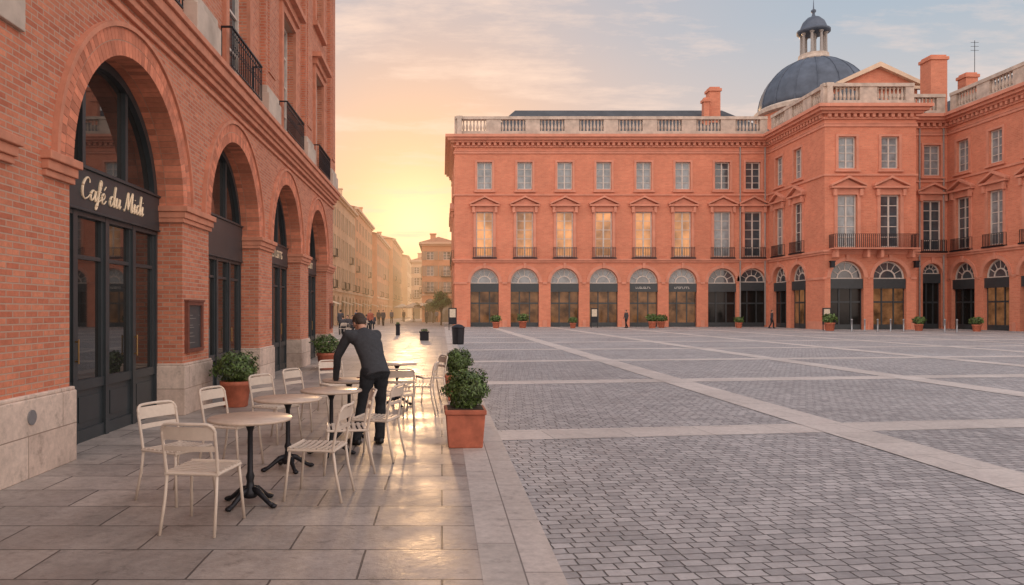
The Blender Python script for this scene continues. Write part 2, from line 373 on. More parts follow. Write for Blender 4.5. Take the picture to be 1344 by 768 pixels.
for idx, c in enumerate(cs):
    W0 = -.47; sf = MB(F)
    zb0, zb1 = (2.92, 3.42) if idx != 2 else (2.75, 3.5)
    ring(sf, c, ZS, 1.60, 1.715, W0, W0+.1, 32)
    for k in range(5):
        u = c-1.72+k*.86
        sf.box(u-.05 if k else u, u+.05 if k < 4 else u, 0, zb0, W0, W0+.09)
    sf.box(c-1.67,c+1.67,zb0-.09,zb0,W0+.005,W0+.085)
    for k in range(4):
        u = c-1.72+k*.86
        sf.box(u+.05,u+.81,.0,.16,W0,W0+.07); sf.box(u+.05,u+.81,.16,.66,W0,W0+.04); sf.box(u+.05,u+.81,.66,.78,W0,W0+.07)
        sf.box(u+.16,u+.70,.25,.57,W0+.04,W0+.055)
        sf.box(u+.05,u+.12,.78,zb0-.09,W0,W0+.06); sf.box(u+.74,u+.81,.78,zb0-.09,W0,W0+.06)
        sf.box(u+.12,u+.74,2.3,2.35,W0,W0+.055)
    for u in (-.62, .62):
        sf.box(c+u-.04,c+u+.04,zb1,ZS+math.sqrt(1.62**2-u*u),W0,W0+.08)
    sf.box(c-1.6,c+1.6,zb1,zb1+.07,W0+.002,W0+.083)
    so = sf.build('shopfront', 'dark', cafe)
    g = MB(F); g.quad((c-1.72,.5,W0+.02),(c+1.72,.5,W0+.02),(c+1.72,zb0,W0+.02),(c-1.72,zb0,W0+.02))
    g.build('door_glass', 'glass', so)
    g = MB(F); pts = [(c+1.7*math.cos(PI*k/24), ZS+1.7*math.sin(PI*k/24), W0+.02) for k in range(25)]; g.quad(*pts); g.build('fanlight_glass', 'glass', so)
    for u in (-.86+.0, .86):
        g = MB(F); q = [F.p(c+u,1.0,W0+.13),F.p(c+u,1.3,W0+.13)]; g.tube(q,.010,8); g.box(c+u-.008,c+u+.008,1.02,1.04,W0+.09,W0+.13); g.box(c+u-.008,c+u+.008,1.26,1.28,W0+.09,W0+.13)
        g.build('handle', 'brass', so)
    sb = MB(F); sb.box(c-1.72,c+1.72,zb0,zb1,W0,W0+.12); sb.box(c-1.72,c+1.72,zb1,zb1+.03,W0,W0+.15); sb.box(c-1.72,c+1.72,zb0-.03,zb0,W0,W0+.14)
    sbo = sb.build('signboard', 'dark', cafe, bev=.006)
    if idx in (3, 4):
        t = MB(F); squig(t, F, c-.2, c+1.0, zb0+.16, .2, W0+.12, 7); t.build('lettering', 'gold', sbo)
    if idx == 1:
        LET = {'C':([[(1.5,1.6),(1.35,1.95),(.95,2.05),(.45,1.65),(.18,1.0),(.3,.3),(.8,0),(1.35,.2),(1.7,.5)]],1.75),
          'a':([[(.95,.85),(.6,1.02),(.2,.75),(.08,.3),(.35,0),(.75,.3),(1.0,.98),(.95,.3),(1.12,.0),(1.4,.3)]],1.36),
          'f':([[(0,.3),(.4,.8),(.78,1.65),(.78,2.1),(.52,2.1),(.38,1.5),(.25,.3),(.1,-.5),(-.12,-.75),(-.1,-.35),(.4,.05),(.85,.3)],[(.05,1.0),(.75,1.05)]],.85),
          'e':([[(0,.3),(.5,.42),(.78,.75),(.55,1.02),(.2,.75),(.13,.3),(.4,0),(.8,.08),(1.05,.35)],[(.5,1.35),(.85,1.75)]],1.05),
          'd':([[(.9,.85),(.55,1.02),(.18,.75),(.08,.3),(.35,0),(.75,.35),(1.02,1.2),(1.12,2.1),(1.0,1.2),(.95,.35),(1.1,0),(1.38,.3)]],1.36),
          'u':([[(0,.65),(.18,1.0),(.12,.35),(.3,0),(.6,.15),(.88,.98),(.84,.3),(1.0,0),(1.28,.3)]],1.25),
          'M':([[(0,.15),(.18,.0),(.4,.8),(.66,2.0),(.82,1.2),(.98,.2),(1.35,1.2),(1.78,2.05),(1.76,1.0),(1.8,.2),(2.0,0),(2.25,.3)]],2.27),
          'i':([[(0,.4),(.22,.98),(.17,.3),(.34,0),(.68,.3)],[(.32,1.42),(.34,1.5)]],.68)}
        def cr(pts, n=6):
            o = []; P = [pts[0]]+pts+[pts[-1]]
            for i in range(1, len(P)-2):
                for k in range(n):
                    t = k/n; r = []
                    for d in (0,1):
                        p0,p1,p2,p3 = P[i-1][d],P[i][d],P[i+1][d],P[i+2][d]
                        r.append(.5*((2*p1)+(-p0+p2)*t+(2*p0-5*p1+4*p2-p3)*t*t+(-p0+3*p1-3*p2+p3)*t**3))
                    o.append(tuple(r))
            o.append(pts[-1]); return o
        t = MB(F); x = 0; un = .134; u0 = 8.99; z0 = zb0+.13
        for ch in ['C','a','f','e',' ','d','u',' ','M','i','d','i']:
            if ch == ' ': x += .75; continue
            sts, adv = LET[ch]
            for st in sts:
                q = cr(st) if len(st) > 2 else st
                pts = [F.p(u0+(x+px+.18*py)*un, z0+py*un, W0+.128) for px, py in q]
                n_ = len(pts)
                rr = [.0095+.0105*max(0, -(pts[min(i+1,n_-1)].z-pts[max(i-1,0)].z))/max(1e-5,(pts[min(i+1,n_-1)]-pts[max(i-1,0)]).length) for i in range(n_)]
                t.tube(pts, rr, 6)
            x += adv
        t.build('lettering', 'gold', sbo)
def menu(y, z0, z1, wd, label):
    t = thing('menu_board', label, 'menu board', (-4.05, y, z0))
    f = MB(F); a, b = y-wd/2, y+wd/2
    f.box(a,a+.07,z0,z1,.0,.06); f.box(b-.07,b,z0,z1,.0,.06); f.box(a+.07,b-.07,z0,z0+.06,.0,.06); f.box(a+.07,b-.07,z1-.06,z1,.0,.06); f.box(a-.02,b+.02,z1,z1+.03,.0,.08)
    f.build('frame', 'boardframe', t)
    f = MB(F); f.box(a+.07,b-.07,z0+.06,z1-.06,.0,.03); pn = f.build('panel', 'dark', t)
    f = MB(F); z = z1-.14
    while z > z0+.12:
        k = R.choice((0,1,1,2))
        if k: 
            q0 = a+.13; q1 = b-.13; l = (q1-q0)*R.uniform(.3,.8); f.box(q0, q0+l, z, z+.007, .03, .034)
        if k == 2: f.box(q1-.05, q1, z, z+.007, .03, .034)
        z -= R.uniform(.03,.07)
    f.build('writing', 'framed', pn)
menu(12.03, .98, 1.80, .76, 'dark framed menu board on the brick pier between the first two arches')
menu(26.9, 1.0, 1.9, .5, 'small framed board on the far end pier of the cafe building')

# ------------------------------------------------------------------ palace
pal = thing('palace', 'long red brick palace with white balustrade closing the far side of the square', 'building', (20, 75, 0))
def bal(fr, u0, u1, zo, w0=-.75, w1=-.25):
    m = MB(fr); zb = 19.6+zo
    m.box(u0,u1,zb,zb+.55,w0,w1); m.box(u0,u1,zb+1.75,zb+2.05,w0-.06,w1+.06)
    n = max(1, round((u1-u0)/4.05)); L_ = (u1-u0)/n
    for k in range(n+1):
        u = u0+k*L_; a = max(u0, u-.75); b = min(u1, u+.75); m.box(a,b,zb+.55,zb+1.75,w0+.04,w1-.02)
    for k in range(n):
        a = u0+k*L_+.75; b = u0+(k+1)*L_-.75; q = max(2, int((b-a)/.34))
        for j in range(q):
            u = a+(j+.5)*(b-a)/q; c = fr.p(u, zb+.55, (w0+w1)/2)
            m.lathe(c, [(.10,0),(.08,.08),(.14,.35),(.13,.5),(.07,.85),(.09,1.1),(.1,1.2)], 8)
    m.build('balustrade', 'stone', pal)
def pfac(fr, u0, u1, cols, zo, arch=True, warm=(), rail=True, bl=True, e0=0, e1=0, balw=None):
    m = MB(fr)
    es = [u0]+[(cols[i]+cols[i+1])/2 for i in range(len(cols)-1)]+[u1]
    ra = 1.45
    for i, c in enumerate(cols):
        a, b = es[i], es[i+1]; r_ = min(ra, (b-a)/2-.25); 
        if not arch: r_ = .85
        cell(m, a, b, 0, 6.6, ('a', c, r_, 0, 6.0-r_), .5)
        cell(m, a, b, 6.6, 13.6, ('r', c-.87, c+.87, 7.2, 11.8), .35)
        cell(m, a, b, 13.6, 19.6, ('r', c-.78, c+.78, 14.1, 16.9), .35)
        zs = 6.0-r_
        sf = MB(fr); D = -.45
        for u in (-r_, -r_*.36, r_*.36, r_): sf.box(c+u-.06, c+u+.06, 0, zs-.95, D, D+.1)
        sf.box(c-r_, c+r_, zs-.95, zs-.1, D, D+.35); sf.box(c-r_,c+r_,0,.45,D+.01,D+.09); sf.box(c-r_,c+r_,2.35,2.5,D+.012,D+.085)
        so = sf.build('shopfront', 'dark', pal)
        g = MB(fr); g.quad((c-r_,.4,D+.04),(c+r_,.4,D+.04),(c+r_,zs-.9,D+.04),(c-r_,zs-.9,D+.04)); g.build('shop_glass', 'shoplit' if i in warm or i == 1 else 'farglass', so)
        g = MB(fr); ring(g, c, zs, r_-.13, r_, D, D+.1, 16); ring(g, c, zs, r_*.42, r_*.5, D, D+.08, 10); g.box(c-r_, c+r_, zs-.1, zs, D, D+.1)
        for k in range(1, 6):
            t = PI*k/6; p = fr.p; g.tube([p(c+.42*r_*math.cos(t), zs+.42*r_*math.sin(t), D+.05), p(c+(r_-.1)*math.cos(t), zs+(r_-.1)*math.sin(t), D+.05)], .035, 5)
        fo = g.build('fanlight', 'frame', so)
        g = MB(fr); g.quad(*[(c+(r_-.02)*math.cos(PI*k/16), zs+(r_-.02)*math.sin(PI*k/16), D+.03) for k in range(17)]); g.build('pane', 'curtain' if i in warm else 'greyglass', fo)
        g = MB(fr); ring(g, c, zs, r_+.02, r_+.34, 0, .08, 20); g.box(c-.14,c+.14,zs+r_+.0,6.55,0,.16); g.build('archivolt', 'palace_trim', so)
        if arch and i in (4,5):
            g = MB(fr); squig(g, fr, c-.8, c+.8, zs-.64, .2, D+.35, 8); g.build('lettering', 'white', so)
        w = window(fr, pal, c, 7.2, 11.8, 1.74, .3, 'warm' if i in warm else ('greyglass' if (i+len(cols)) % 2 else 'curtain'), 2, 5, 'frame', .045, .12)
        s = MB(fr)
        s.box(c-1.15,c-.87,7.0,12.0,0,.1); s.box(c+.87,c+1.15,7.0,12.0,0,.1); s.box(c-.87,c+.87,11.8,12.0,0,.1)
        s.box(c-1.3,c+1.3,12.0,12.35,0,.08); s.box(c-1.5,c+1.5,12.35,12.52,0,.4)
        P = fr.p
        fa = [P(c+x,z,.12) for x,z in ((-1.3,12.52),(1.3,12.52),(0,13.15))]; s.face(*fa)
        for sx in (-1,1):
            s.hexa([P(c+sx*1.55,12.52,.42),P(c,13.22,.42),P(c,13.22,0),P(c+sx*1.55,12.52,0),P(c+sx*1.55,12.68,.42),P(c,13.42,.42),P(c,13.42,0),P(c+sx*1.55,12.68,0)])
        s.box(c-1.28,c-1.0,11.7,12.3,.1,.3); s.box(c+1.0,c+1.28,11.7,12.3,.1,.3)
        s.build('pediment', 'palace_trim', w)
        if rail:
            b_ = MB(fr); railing(b_, c-1.15, c+1.15, 7.1, 8.15, .28, .17, .018, .27); b_.box(c-1.25,c+1.25,6.98,7.1,0,.34); b_.build('balcony_railing', 'iron', pal)
        w = window(fr, pal, c, 14.1, 16.9, 1.56, .3, 'curtain' if i < 6 else 'greyglass', 2, 4, 'frame', .04, .11)
        s = MB(fr); s.box(c-1.0,c-.78,13.95,17.1,0,.08); s.box(c+.78,c+1.0,13.95,17.1,0,.08); s.box(c-.78,c+.78,16.9,17.1,0,.08); s.box(c-1.1,c+1.1,13.8,13.95,0,.2); s.build('surround', 'palace_trim', w)
    m.build('wall', 'palace', pal)
    m = MB(fr)
    for (z0,z1,w) in ((6.6,6.8,.12),(6.8,6.98,.24),(13.45,13.62,.12),(17.75,17.95,.10),(18.0,18.1,.06)): m.box(u0-w*e0,u1+w*e1,z0+zo,z1+zo,0,w)
    m.build('string_course', 'palace_trim', pal)
    pr = [u0]+[x for i,c in enumerate(cols) for x in (c-min(ra,(es[i+1]-es[i])/2-.25)-.36, c+min(ra,(es[i+1]-es[i])/2-.25)+.36)]+[u1]
    if arch:
        for i in range(0, len(pr), 2):
            if pr[i+1]-pr[i] > .1:
                m = MB(fr); m.box(pr[i],pr[i+1],4.4+zo,4.62+zo,0,.09); m.build('impost', 'palace_trim', pal)
                m = MB(fr); m.box(pr[i],pr[i+1],0,.7+zo,0,.07); m.build('plinth', 'palace_trim', pal)
    m = MB(fr)
    for (z0,z1,w) in ((18.4,18.55,.15),(18.85,19.05,.42),(19.05,19.3,.72),(19.3,19.58,.95)): m.box(u0-w*e0,u1+w*e1,z0+zo,z1+zo,-.02,w)
    n = int((u1-u0)/.55)
    for k in range(n): m.box(u0+k*.55+.15,u0+k*.55+.42,18.55+zo,18.85+zo,-.02,.34)
    m.build('cornice', 'palace_trim', pal)
    if bl: bal(fr, u0, u1, zo)
fm = Fr((0,75,0),(1,0,0),(0,-1,0))
pfac(fm, 1.3, 33.5, [4.38,8.5,12.6,16.6,20.7,24.7,28.75,31.9], 0, True, (0,1,2,3,4,5), e0=1)
f2 = Fr((33.5,0,0),(0,-1,0),(-1,0,0))
pfac(f2, -75, -64, [-72.6,-68.8], .004, True, (), e1=1)
f3 = Fr((0,64,0),(1,0,0),(0,-1,0))
pfac(f3, 33.5, 41.5, [35.45,39.2], .008, True, (), rail=False, e1=1)
f4 = Fr((0,67.3,0),(1,0,0),(0,-1,0))
pfac(f4, 41.5, 46.5, [45.1], .012, False, ())
f5 = Fr((46.5,0,0),(0,-1,0),(-1,0,0))
pfac(f5, -67.3, -47, [-65.3,-61.4,-57.4,-53.4,-49.4], .016, True, ())
f6 = Fr((1.3,0,0),(0,-1,0),(-1,0,0))
pfac(f6, -95, -75, [-92,-88,-84,-80], .02, True, (), e1=0)
m = MB(f3); railing(m, 33.9, 41.1, 7.1, 8.3, 1.0, .17, .02, .98); m.build('balcony_railing', 'iron', pal)
m = MB(f3); m.box(33.8,41.2,6.99,7.1,0,1.1)
for u in (34.2,36.9,38.1,40.8): m.box(u-.12,u+.12,6.3,6.99,.0,.8)
m.build('balcony_slab', 'palace_trim', pal)
m = MB(f3); m.quad((41.5,0,0),(41.5,0,-3.3),(41.5,19.6,-3.3),(41.5,19.6,0)); m.build('wall', 'palace', pal)
m = MB(); m.face((1.3,95,0),(33.5,95,0),(33.5,95,19.5),(1.3,95,19.5)); m.face((46.5,47,0),(62,47,0),(62,47,19.5),(46.5,47,19.5)); m.face((62,47,0),(62,95,0),(62,95,19.5),(62,47,19.5)); m.face((33.5,95,0),(62,95,0),(62,95,19.5),(33.5,95,19.5)); m.build('wall', 'palace', pal)
m = MB()
m.bx(1.35,33.45,75.05,94.9,19.3,19.57); m.bx(33.55,41.45,64.05,94.9,19.3,19.574); m.bx(41.5,46.4,67.35,94.9,19.3,19.57); m.bx(46.55,61.9,47.1,94.9,19.3,19.578)
def hip(m, x0,x1,y0,y1,z0,z1,inset):
    yc = (y0+y1)/2; xc = (x0+x1)/2
    if x1-x0 > y1-y0: a, b = (x0+inset,yc,z1),(x1-inset,yc,z1); m.face((x0,y0,z0),(x1,y0,z0),b,a); m.face((x1,y1,z0),(x0,y1,z0),a,b); m.face((x0,y1,z0),(x0,y0,z0),a); m.face((x1,y0,z0),(x1,y1,z0),b)
    else: a, b = (xc,y0+inset,z1),(xc,y1-inset,z1); m.face((x0,y0,z0),(x1,y0,z0),a); m.face((x1,y1,z0),(x0,y1,z0),b); m.face((x0,y1,z0),(x0,y0,z0),a,b); m.face((x1,y0,z0),(x1,y1,z0),b,a)
hip(m, 4.0,37,76.8,93,19.58,24.9,4.5); hip(m, 34.5,45,67,90,19.59,23.6,5); hip(m, 48,61,49,93,19.59,24.2,6)
rf = m.build('roof', 'slate', pal)
for (x,y,w,d,z) in ((30.4,82,1.2,1.2,26.6),(29.2,81.0,.6,.7,25.2),(48.4,72,1.6,1.6,26.6),(53.2,74,1.2,1.2,25.6),(51.0,62,1.1,1.3,26.2)):
    m = MB(); m.bx(x-w/2,x+w/2,y-d/2,y+d/2,19.7,z-.5); m.bx(x-w/2-.12,x+w/2+.12,y-d/2-.12,y+d/2+.12,z-.5,z-.2); m.bx(x-w/2+.05,x+w/2-.05,y-d/2+.05,y+d/2-.05,z-.2,z)
    co = m.build('chimney', 'palace', rf)
m = MB(); m.tube([(53.9,74,19.7),(53.9,74,29.0)], .03, 6)
for z in (28.0,28.4,28.8): m.tube([(53.5,74,z),(54.3,74,z)], .02, 5)
m.build('antenna', 'iron', rf)
m = MB(); m.bx(41.2,49.4,76,84,19.6,25.0); m.face((41.2,75.98,25),(49.4,75.98,25),(45.3,75.98,27.0)); m.build('gable_block', 'palace', pal)
m = MB()
for sx in (-1,1):
    a, c = 45.3+sx*4.5, 45.3
    m.hexa([(a,75.5,24.9),(c,75.5,26.9),(c,84,26.9),(a,84,24.9),(a,75.5,25.3),(c,75.5,27.4),(c,84,27.4),(a,84,25.3)])
m.bx(40.9,49.7,75.55,75.99,24.6,24.9)
m.build('gable_cornice', 'trimpale', pal)
for px_, y in ((30.55,74.9),(33.1,74.9),(43.9,67.2),(46.1,67.2)):
    m = MB(); m.tube([(px_,y,.2),(px_,y,18.4)], .07, 8); m.build('drain_pipe', 'framed', pal)
for u in (33.9,41.2):
    m = MB(f3); m.box(u-.03,u+.03,5.9,5.96,0,.5); m.box(u-.16,u+.16,5.4,5.9,.35,.65); m.box(u-.2,u+.2,5.9,5.99,.3,.7); m.build('wall_lantern', 'iron', pal)

# ------------------------------------------------------------------ dome
cx, cy = 50.3, 99
dm = thing('domed_tower', 'slate blue dome with an open columned lantern rising behind the palace roof', 'dome', (cx, cy, 0))
m = MB(); m.lathe((cx,cy,0), [(7.0,0),(7.0,27.9)], 32); m.build('drum', 'palace', dm, True)
m = MB(); m.lathe((cx,cy,27.9), [(7.0,0),(7.5,.2),(7.5,.7),(7.1,1.0),(6.9,1.0)], 40); m.build('drum_cornice', 'stone', dm)
prof = [(6.9*math.cos(PI/2*k/12), 6.9*math.sin(PI/2*k/12)) for k in range(12)]+[(1.2,6.9)]
prof = [p_ for p_ in prof if p_[0] >= 1.2]
m = MB(); m.lathe((cx,cy,28.8), prof, 40); do = m.build('dome', 'lead', dm, True)
for k in range(16):
    m = MB(); a = 2*PI*k/16; m.tube([(cx+(r+.03)*math.cos(a), cy+(r+.03)*math.sin(a), 28.8+z) for r, z in prof[:-1]], .07, 5)
    m.build('rib', 'lead', do)
ln = MB(); ln.lathe((cx,cy,35.3), [(2.0,0),(2.1,.2),(1.9,.6),(1.9,.9),(1.5,.9)], 20); lo = ln.build('lantern', 'stone', dm)
for k in range(8):
    a = 2*PI*k/8+.2; m = MB(); m.lathe((cx+1.5*math.cos(a), cy+1.5*math.sin(a), 36.2), [(.3,0),(.3,.15),(.2,.2),(.17,2.6),(.3,2.8),(.3,2.9)], 8); m.build('column', 'framed', lo)
m = MB(); m.lathe((cx,cy,39.1), [(1.6,0),(2.1,.15),(2.1,.45),(1.7,.6),(1.6,1.0),(1.35,1.6),(.8,2.15),(.25,2.4),(.15,2.8),(.32,3.0),(.32,3.2),(.08,3.4),(.03,4.6)], 20); m.build('lantern_cap', 'lead', lo, True)
m = MB(); m.lathe((cx,cy,36.1), [(.35,0),(.35,3.1)], 12); m.build('lantern_core', 'framed', lo)

# ------------------------------------------------------------------ street houses
def house(name_label, frs, hgt, floors, wm, loc, roofbox, shop=True, rooftop=2.0, trim='trimpale', chim=.9, ph=0):
    t = thing('street_house', name_label, 'building', loc)
    for fi, (fr, u0, u1, bays) in enumerate(frs):
        m = MB(fr); fh0 = 4.0; fh = (hgt-fh0-.6)/(floors-1); bw = (u1-u0)/bays
        for b in range(bays):
            a = u0+b*bw; c = a+bw/2
            cell(m, a, a+bw, 0, fh0, ('a', c, min(1.1,bw*.32), 0, 3.4-min(1.1,bw*.32)) if shop else None, .3)
            for f_ in range(floors-1):
                z = fh0+f_*fh; zt = z+fh*(.8 if f_ < floors-2 else .68); cell(m, a, a+bw, z, z+fh, ('r', c-.55, c+.55, z+.35, zt), .2)
                w = window(fr, t, c, z+.35, zt, 1.1, .18, 'greyglass' if R.random() < .7 else 'curtain', 2, 3, 'frame', .04, .09)
                for (sa, sb_) in ((c-1.12,c-.57),(c+.57,c+1.12)):
                    s = MB(fr); s.box(sa,sb_,z+.35,zt,0,.06); s.build('shutter', 'shutter', w)
                if f_ == 0 and (b+ph) % 3 != 2 or (f_ == 1 and (b+ph) % 4 == 1):
                    s = MB(fr); s.box(c-.8,c+.8,z+.2,z+.3,0,.4); railing(s, c-.75, c+.75, z+.3, z+1.1, .36, .2, .012, .35); s.build('balcony', 'iron', t)
            g = MB(fr); rr = min(1.1,bw*.32); g.box(c-rr,c+rr,2.2,2.7,-.3,-.1); g.box(c-.04,c+.04,0,2.2,-.3,-.2); g.box(c-rr,c-rr+.1,0,2.2,-.3,-.2); g.box(c+rr-.1,c+rr,0,2.2,-.3,-.2); go = g.build('shopfront', 'dark', t)
            g = MB(fr); g.quad((c-rr,0,-.27),(c+rr,0,-.27),(c+rr,3.4,-.27),(c-rr,3.4,-.27)); g.build('glass', 'greyglass', go)
            if (b+ph) % 3 == 0:
                g = MB(fr); P = fr.p
                g.hexa([P(c-1.4,2.75,0.02),P(c+1.4,2.75,0.02),P(c+1.4,2.35,1.2),P(c-1.4,2.35,1.2),P(c-1.4,2.8,0.02),P(c+1.4,2.8,0.02),P(c+1.4,2.4,1.2),P(c-1.4,2.4,1.2)]); g.build('awning', 'canvas', t)
        m.quad((u0,hgt-.6,0),(u1,hgt-.6,0),(u1,hgt,0),(u0,hgt,0))
        m.build('wall', wm, t)
        m = MB(fr); o_ = .004*fi; e = .5 if fi == 0 else .0; m.box(u0,u1,fh0-.15+o_,fh0+.1+o_,0,.15); m.box(u0-.2,u1+e,hgt-.3+o_,hgt+o_,-.05,.45); m.box(u0,u1+e*.5,hgt-.55+o_,hgt-.3+o_,-.05,.2); m.build('cornice', trim, t)
    x0,x1,y0,y1 = roofbox
    m = MB(); hip(m, x0-.3,x1+.3,y0-.3,y1+.3,hgt,hgt+rooftop,2.5); r_ = m.build('roof', 'tile', t)
    for (cx_, cy_) in ((x0+1.6,y0+2),(x1-1.8,y1-3)):
        m = MB(); m.bx(cx_-.4,cx_+.4,cy_-.3,cy_+.3,hgt,hgt+rooftop+chim); m.bx(cx_-.5,cx_+.5,cy_-.4,cy_+.4,hgt+rooftop+chim,hgt+rooftop+chim+.15); m.build('chimney', wm, r_)
    m = MB(); m.face((x0,y0,0),(x0,y1,0),(x0,y1,hgt),(x0,y0,hgt)); m.face((x0,y1,0),(x1,y1,0),(x1,y1,hgt),(x0,y1,hgt))
    if len(frs) == 1: m.face((x0,y0,0),(x1,y0,0),(x1,y0,hgt),(x0,y0,hgt))
    else: m.face((x1,y0,0),(x1,y1,0),(x1,y1,hgt),(x1,y0,hgt))
    m.build('wall', wm, t)
    return t
def side(x): return Fr((x,0,0),(0,1,0),(1,0,0))
def side2(x): return Fr((x,0,0),(0,-1,0),(-1,0,0))
def front(y): return Fr((0,y,0),(1,0,0),(0,-1,0))
house('pale cream house with shutters and balconies just past the end of the cafe building', [(side(-12),76,101,7)], 15.0, 4, 'house1', (-12,76,0), (-26,-12,76,101))
house('second cream house along the left of the street, taller than the first', [(side(-12),101,126,6)], 16.0, 5, 'house2', (-12,101,0), (-26,-12,101.05,126), ph=1)
house('pinkish house third along the left side of the street', [(side(-11.2),126,155,7)], 15.0, 4, 'house3', (-11.2,126,0), (-26,-11.2,126,155), ph=2)
house('peach house fourth along the left side of the street', [(side(-10.4),155,190,8)], 17.0, 4, 'house2', (-10.4,155,0), (-26,-10.4,155,190))
house('farthest house on the left side of the street', [(side(-9.0),190,240,9)], 16.0, 4, 'house1', (-9.0,190,0), (-26,-9.0,190,240), ph=1)
house('small peach house standing in front of the street beside the palace corner', [(front(106),-2.9,1.9,2),(side2(-2.9),-120,-106,4)], 11.6, 4, 'house2', (-2.9,106,0), (-2.9,1.9,106,120), rooftop=1.0, chim=.3)
house('cream house behind the small peach house on the right of the street', [(front(150),-6.2,0,3),(side2(-6.2),-185,-150,8)], 12.0, 4, 'house1', (-6.2,150,0), (-6.2,0,150,185), rooftop=1.2, chim=.3)

# ------------------------------------------------------------------ plants
def leaves(mb, c, rx, ry, rz, n, size, rnd, inner=.45):
    c = Vector(c)
    ph = [rnd.uniform(0, 6.28) for _ in range(6)]
    for _ in range(n):
        th = rnd.uniform(0, 2*PI); cz = rnd.uniform(-1, 1); sr = math.sqrt(1-cz*cz)
        d = Vector((sr*math.cos(th), sr*math.sin(th), cz))
        k = 1+.13*math.sin(3*th+ph[0]+2*cz)+.10*math.sin(5*th+ph[1]-4*cz)+.08*math.sin(7*cz+ph[2])
        rr = rnd.uniform(inner, 1)**.6*k
        p = c+Vector((d.x*rx, d.y*ry, d.z*rz))*rr
        nrm = (d+Vector((rnd.uniform(-1,1),rnd.uniform(-1,1),rnd.uniform(-.6,1)))*.8).normalized()
        a = nrm.orthogonal().normalized(); a.rotate(Matrix.Rotation(rnd.uniform(0,6.28), 3, nrm)); b = nrm.cross(a)
        s = size*rnd.uniform(.6, 1.2)
        i = len(mb.v); mb.v += [p-a*s, p+b*s*.42, p+a*s+nrm*s*.2, p-b*s*.42]; mb.f.append((i,i+1,i+2,i+3))
def round_pot(rnd, n=2200, sz=.04):
    t = thing('potted_shrub', '', 'potted plant')
    m = MB(); m.lathe((0,0,0), [(.19,0),(.2,.02),(.245,.36),(.265,.37),(.27,.44),(.235,.445),(.23,.40),(.0,.40)], 28); m.build('pot', 'terra', t, True)
    m = MB(); m.lathe((0,0,.395), [(.23,0),(.1,.02),(.001,.025)], 16); m.build('soil', 'soil', t)
    m = MB()
    for k in range(7):
        a = k*.9; m.tube([(0,0,.38),(.1*math.cos(a),.1*math.sin(a),.55),(.25*math.cos(a),.25*math.sin(a),.72)], [.012,.009,.005], 5)
    m.build('stem', 'bark', t)
    m = MB(); leaves(m, (0,0,.67), .38, .38, .27, n, sz, rnd); m.build('foliage', 'leaf', t)
    return t
p1 = round_pot(R, 2600, .036); place(p1, False, (-3.55,12.6,.004), 0, 'round terracotta pot with a bushy shrub on the pavement below the menu board')
p2 = round_pot(R, 1600); place(p2, False, (-3.25,20.6,.004), 1, 'round terracotta pot with a shrub beside the third cafe arch', sc=1.05)
def box_planter(n=3400):
    t = thing('box_planter', '', 'planter')
    m = MB(); a, b = .205, .235
    m.hexa([(-a,-a,0.0),(a,-a,0.0),(a,a,0.0),(-a,a,0.0),(-b,-b,.40),(b,-b,.40),(b,b,.40),(-b,b,.40)])
    m.bx(-.25,.25,-.25,.25,.40,.46)
    m.build('box', 'terra', t, bev=.012)
    m = MB(); m.bx(-.215,.215,-.215,.215,.45,.468); m.build('soil', 'soil', t)
    m = MB()
    for k in range(8):
        aa = k*.8; m.tube([(0,0,.45),(.09*math.cos(aa),.09*math.sin(aa),.60),(.16*math.cos(aa),.16*math.sin(aa),.74)], [.012,.009,.005], 5)
    m.build('stem', 'bark', t)
    m = MB(); leaves(m, (.03,0,.71), .27, .26, .215, n, .028, R); leaves(m, (.0,0,.54), .2, .2, .10, 500, .03, R); m.build('foliage', 'leaf', t)
    return t
b1 = box_planter(); place(b1, False, (.28,8.95,.006), .02, 'square terracotta planter with a leafy bush, nearest on the granite strip')
place(b1, True, (.30,13.6,.006), 1.6, 'second square planter with a bush, behind the nearest one', sc=1.0)
t = thing('litter_bin', 'dark round litter bin standing by the granite strip beyond the planters', 'bin', (.8,36,0))
m = MB(); m.lathe((.8,36,0), [(.26,0),(.28,.05),(.31,.78),(.33,.8),(.33,.85),(.2,.95),(.0,1.0)], 16); m.build('barrel', 'iron', t)
for (x, y, w, h, lb) in ((-.97,40.5,.24,.52,'low dark wooden block planter in the middle of the street entrance'), (-2.95,49,.13,.75,'narrow dark post box left of the block planter')):
    t = thing('street_planter', lb, 'planter', (x,y,0))
    m = MB(); m.bx(x-w,x+w,y-w,y+w,0,h-.08); m.bx(x-w-.04,x+w+.04,y-w-.04,y+w+.04,h-.08,h); m.build('box', 'iron', t, bev=.01)
    m = MB(); leaves(m, (x,y,h+.06), w*.9,w*.9,.08, 120, .05, R); m.build('foliage', 'leaf', t)
pp = round_pot(R, 420, .09)
spots = [(651,69,'leftmost, near the palace corner'),(686,70,'second from the palace corner'),(752,69,'before the third and fourth shop arches'),(856,69,'before the fifth shop arch'),(868,71,'just right of the pot at the fifth arch'),(970,70,'between the last two arches of the long front'),(1089,60,'at the near corner of the projecting pavilion'),(1206,60,'at the right corner of the pavilion'),(1282,58,'rightmost, before the right wing')]
for i, (px, Y, d) in enumerate(spots):
    place(pp, i > 0, ((px-580)*Y/960, Y, 0), i*.7, 'terracotta potted shrub at the palace foot, '+d, 'potted shrubs along the palace', 1.35+.2*math.sin(i*2.3))
def bollard():
    t = thing('bollard', 'slim grey metal bollard before the palace pavilion', 'bollard', group='bollards before the palace')
    m = MB(); m.lathe((0,0,0), [(.09,0),(.09,.06),(.055,.08),(.055,.9),(.075,.92),(.075,.98),(.0,1.02)], 12); m.build('post', 'metal', t, True); return t
bo = bollard()
